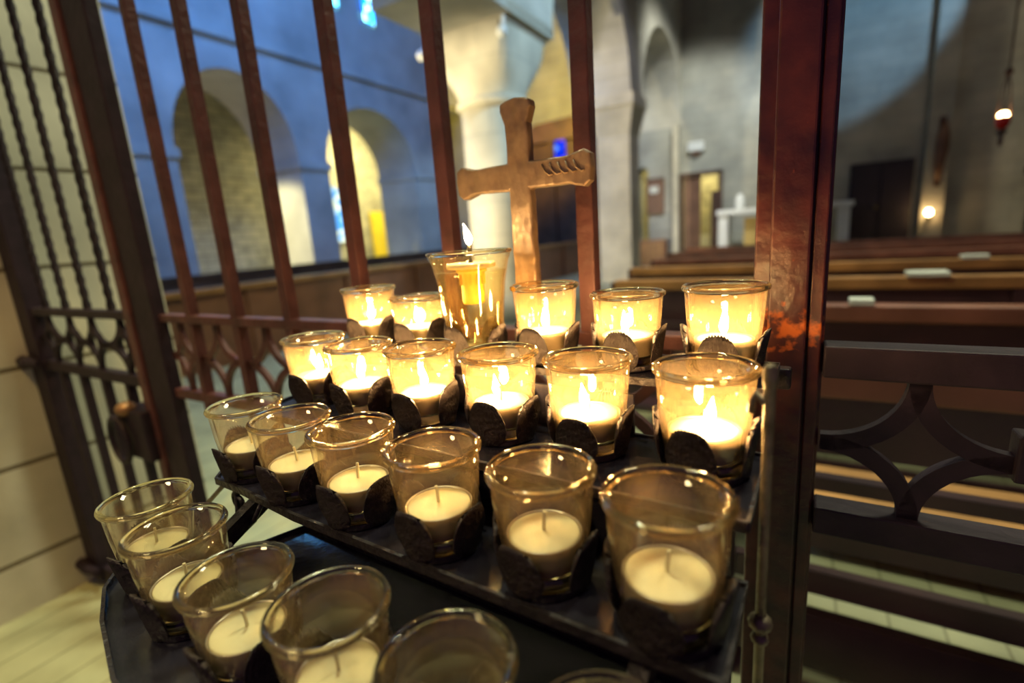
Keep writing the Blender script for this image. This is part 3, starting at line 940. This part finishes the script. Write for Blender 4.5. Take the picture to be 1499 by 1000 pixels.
# cup holders with leaves
def leaf_bm(c, ang, z, h=.034, w=.0150, r0=.0240):
    """cupped fan leaf standing outside the glass at direction ang"""
    bm = B_()
    nu, nv = 18, 9
    d_ = (math.cos(ang), math.sin(ang)); e_ = (-d_[1], d_[0])
    grid = []
    for j in range(nv + 1):
        t_ = j / nv
        row = []
        ww = w * (math.sin(math.pi * min(1, (t_ * .72 + .14))) ** .55)
        for i in range(nu + 1):
            s = -1 + 2 * i / nu
            rib = .0011 * math.cos(i * math.pi)
            zz = z + h * t_ - .0048 * (abs(s) ** 2.6) * t_ + (.0011 * math.cos(i * math.pi) if j == nv else 0)
            ro = r0 + .0036 * t_ + .0008 * max(0, t_ - .6) * 2.2 - .0046 * s * s * (1 - .2 * t_) + rib * (.3 + t_)
            x_ = c[0] + d_[0] * ro + e_[0] * ww * s
            y_ = c[1] + d_[1] * ro + e_[1] * ww * s
            row.append((x_, y_, zz))
        grid.append(row)
    th = .0009
    layers = []
    for off in (0, th):
        layers.append([[bm.verts.new((x + d_[0] * off, y + d_[1] * off, zz)) for x, y, zz in row] for row in grid])
    for L in layers:
        for j in range(nv):
            for i in range(nu):
                bm.faces.new((L[j][i], L[j][i + 1], L[j + 1][i + 1], L[j + 1][i]))
    a_, b_ = layers
    for j in range(nv):
        for i in (0, nu):
            bm.faces.new((a_[j][i], a_[j + 1][i], b_[j + 1][i], b_[j][i]))
    for i in range(nu):
        for j in (0, nv):
            bm.faces.new((a_[j][i], a_[j][i + 1], b_[j][i + 1], b_[j][i]))
    return bm
holders = [(r, i, x, y) for (r, i, x, y, z) in POS] + [(0, 2, OX, OY)]
for (r, i, x, y) in holders:
    c = uv(x, y); z = TZ[r]
    big = .0032 if (r, i) == (0, 2) else 0
    bm = lathe(B_(), [(0, .0003), (.0235 + big, .0003), (.0245 + big, .0008), (.0245 + big, .0045), (.0233 + big, .0045), (.0230 + big, .0019), (0, .0019)], (c[0], c[1], z), 28)
    hd = part('cup_holder', bm, M['iron'], rack)
    for q in range(4):
        an = -math.pi / 2 + q * math.pi / 2 + random.uniform(-.12, .12)
        lf = part('leaf', leaf_bm(c, an, z + .001, .0335 * random.uniform(.94, 1.06), .0146, .0250 + big * .9), M['leaf'], hd, True)
# side frame pieces: sloping square bars under the trays, legs, scrolls
for u_ in (-.395, -.065):
    bm = B_()
    sweep(bm, [(u_, ROWV[0] + .03, TZ[0] - .012), (u_, ROWV[1], TZ[1] - .012), (u_, ROWV[2], TZ[2] - .012), (u_, ROWV[3] - .02, TZ[3] - .012)], .005, .007, rect=True)
    part('stringer', bm, M['iron'], rack)
for u_, v_ in ((-.395, .41), (-.065, .41), (-.36, .12), (-.065, .12)):
    bm = B_()
    ztop = -.125 if v_ > .2 else -.245
    box(bm, u_ - .009, u_ + .009, v_ - .009, v_ + .009, FL, ztop)
    part('leg', bm, M['iron'], rack)
bm = B_()
rc = (-.4235, .196, -.211)
sweep(bm, [(rc[0] + (.0095 - .0003 * k) * math.cos(k * .33 + 1.2), rc[1] + .002, rc[2] + (.0095 - .0003 * k) * math.sin(k * .33 + 1.2)) for k in range(22)], .0022, n=8, updir=(0, 1, 0))
sweep(bm, [(-.426, .198, -.192), (-.425, .198, -.205), (-.418, .192, -.222), (-.412, .180, -.238)], .0024, n=8)
part('scroll', bm, M['iron'], rack, True)
bm = B_()
sweep(bm, [(-.437, .190, -.236), (-.425, .180, -.238), (-.405, .180, -.232), (-.388, .190, -.215), (-.378, .196, -.195)], .0022, n=8)
part('scroll_stem', bm, M['iron'], rack, True)
bm = B_()
sweep(bm, [(-.500, .198, -.240), (-.440, .206, -.192)], .0022, n=8)
part('stay', bm, M['oldrod'], rack)
part('side_plate', box(B_(), -.4705, -.4685, .11, .145, -.29, -.246, .001), M['iron'], rack)
part('right_side_plate', box(B_(), .012, .016, .03, .19, -.33, -.228, .001), M['iron'], rack)
part('back_crossbar', box(B_(), -.47, -.02, .424, .436, -.135, -.118, .002), M['iron'], rack)
# slim upright at the right end
UU, UVV = -.0205, .2550
def up_pt(z, du=0): return (UU + du, UVV, z)
bm = B_()
sweep(bm, [up_pt(-.069), up_pt(-.071), up_pt(-.078), up_pt(-.082), up_pt(-.11), up_pt(-.19), up_pt(-.30)], .0030, n=12, radii=[.7, 1.1, 1.15, .9, .85, .85, .85])
ur = part('upright_rod', bm, M['oldrod'], rack, True)
bm = B_()
ball(bm, up_pt(-.212), .0062, 12, .8); ball(bm, up_pt(-.222), .0046, 12, .8)
part('collar', bm, M['oldrod'], ur, True)
bm = B_()
sweep(bm, [up_pt(-.086), up_pt(-.088, -.003), up_pt(-.084, -.006), up_pt(-.088, -.0075), up_pt(-.094, -.008)], .0019, n=8)
part('hook', bm, M['oldrod'], ur, True)
part('foot_bracket', box(B_(), UU - .012, UU + .004, UVV - .012, UVV + .012, -.305, -.297), M['iron'], rack)

# ================================================================ lighting
def area(name, loc, target, size, power, col, ang=TH, spread=None, sy=None):
    l = bpy.data.lights.new(name, 'AREA')
    l.shape = 'RECTANGLE' if sy else 'SQUARE'
    l.size = size
    if sy: l.size_y = sy
    l.energy = power; l.color = col
    if spread: l.spread = R(spread)
    o = link(bpy.data.objects.new(name, l))
    p = to_world(loc, ang); q = to_world(target, ang)
    o.location = p
    o.rotation_euler = (q - p).to_track_quat('-Z', 'Y').to_euler()
    return o
def spot(name, loc, target, power, col, cone, blend=.4, rad=.1, ang=TH):
    l = bpy.data.lights.new(name, 'SPOT')
    l.energy = power; l.color = col; l.spot_size = R(cone); l.spot_blend = blend; l.shadow_soft_size = rad
    o = link(bpy.data.objects.new(name, l))
    p = to_world(loc, ang); q = to_world(target, ang)
    o.location = p
    o.rotation_euler = (q - p).to_track_quat('-Z', 'Y').to_euler()
    return o
# unseen blue area lamps added in the aisle, in place of window daylight
area('aisle_blue_fill', (-4.3, 3.5, 5.2), (-8, 7.0, 1.6), 2.0, 190, (.11, .36, 1.0))
area('aisle_blue_fill', (-4.2, 8.5, 5.0), (-8, 8.8, 2.0), 1.5, 30, (.14, .36, 1.0))
# warm lamps in the outer aisle, then two added fill lamps
area('lamp_fill_outer', (-9.9, 10.4, 3.0), (-11.2, 11.2, 0), .6, 190, (1.0, .85, .35))
spot('lamp_fill_outer', (-10.5, 3.6, 1.6), (-8.5, 6.3, .2), 900, (1.0, .86, .40), 36, .5, .1)
area('lamp_fill_outer', (-10.2, 4.0, -.6), (-8.7, 5.6, 2.6), .5, 14, (1.0, .70, .36))  # unseen lamp added low down to warm the arch soffit
spot('lamp_fill_outer', (-10.0, 2.6, .2), (-11.6, 7.0, -.7), 110, (.55, .75, 1.0), 42, .6, .1)  # cool spot added to wash the outer wall blue-grey
# yellow lamp at the aisle end
spot('lamp_aisle_end', (-4.8, 9.3, 3.0), (-6.2, 12.4, 2.8), 520, (1.0, .66, .0), 100, .6, .2)
# pillar: warm spot from the left front, blue daylight from the nave side
spot('lamp_pillar', (-5.2, 1.9, .6), (-3.25, 5.2, .7), 900, (1.0, .84, .52), 50, .4, .05)
spot('lamp_nave', (1.5, 4.6, 4.8), (-3.0, 5.9, 2.4), 850, (.48, .76, 1.0), 46, .5, .3)
spot('pier_fill', (-1.7, 5.4, 4.9), (-2.9, 9.0, .8), 260, (.78, .78, 1.0), 46, .6, .2)  # unseen spot added to brighten the square pillar
# end wall
spot('end_wall_fill', (-.4, 7.6, 5.2), (-2.5, 12.4, 1.0), 1150, (.92, .94, .86), 48, .6, .2)  # unseen spot added for the left part, cone edge as shadow line
spot('lamp_end_warm', (2.6, 8.6, 5.2), (2.2, 12.4, 1.0), 62, (1.0, .80, .55), 70, .8, .2)
spot('end_blue_fill', (3.2, 8.2, 5.6), (.75, 12.4, 3.6), 620, (.30, .62, 1.0), 34, .3, .1)  # unseen spot added for a blue patch high on the wall
area('lamp_passage', (-2.4, 13.4, 2.2), (-2.4, 13.9, 0), .5, 60, (1.0, .88, .45))
# warm lamps over the side chapel, behind the photographer
spot('lamp_chapel', (-1.2, -1.3, 2.0), (-.36, .14, -.2), 95, (1.0, .82, .42), 25, .8, .25)
spot('lamp_chapel_left', (-.5, -.7, 2.6), (-1.62, .22, -1.0), 170, (1.0, .66, .20), 36, .7, .1)
area('lamp_pews', (.9, 3.2, 4.6), (.5, 1.9, -1), 1.0, 42, (.95, .95, .66), spread=90)
spot('pew_top_fill', (-1.4, 1.6, 3.0), (-.5, 3.0, -.3), 130, (1.0, .78, .35), 26, .6, .1)  # narrow unseen spot added to light the left pew tops
# greenish light on the pale wall beyond the gate
area('lamp_gate', (-1.2, .95, 3.0), (-1.9, .7, 0), .35, 60, (.95, 1.0, .66))
w = bpy.data.worlds.new('world'); S.world = w; w.use_nodes = True
w.node_tree.nodes['Background'].inputs[0].default_value = (.10, .05, .14, 1)
w.node_tree.nodes['Background'].inputs[1].default_value = .75

# ================================================================ view
S.view_settings.view_transform = 'Standard'
S.view_settings.look = 'None'
S.view_settings.exposure = 0.4
S.view_settings.gamma = 1.0
S.view_settings.use_curve_mapping = False
try:
    S.cycles.transparent_max_bounces = 48
    S.cycles.max_bounces = 10
    S.cycles.use_denoising = True
    S.cycles.sample_clamp_indirect = 6
    S.cycles.caustics_reflective = False
    S.cycles.caustics_refractive = False
except Exception:
    pass
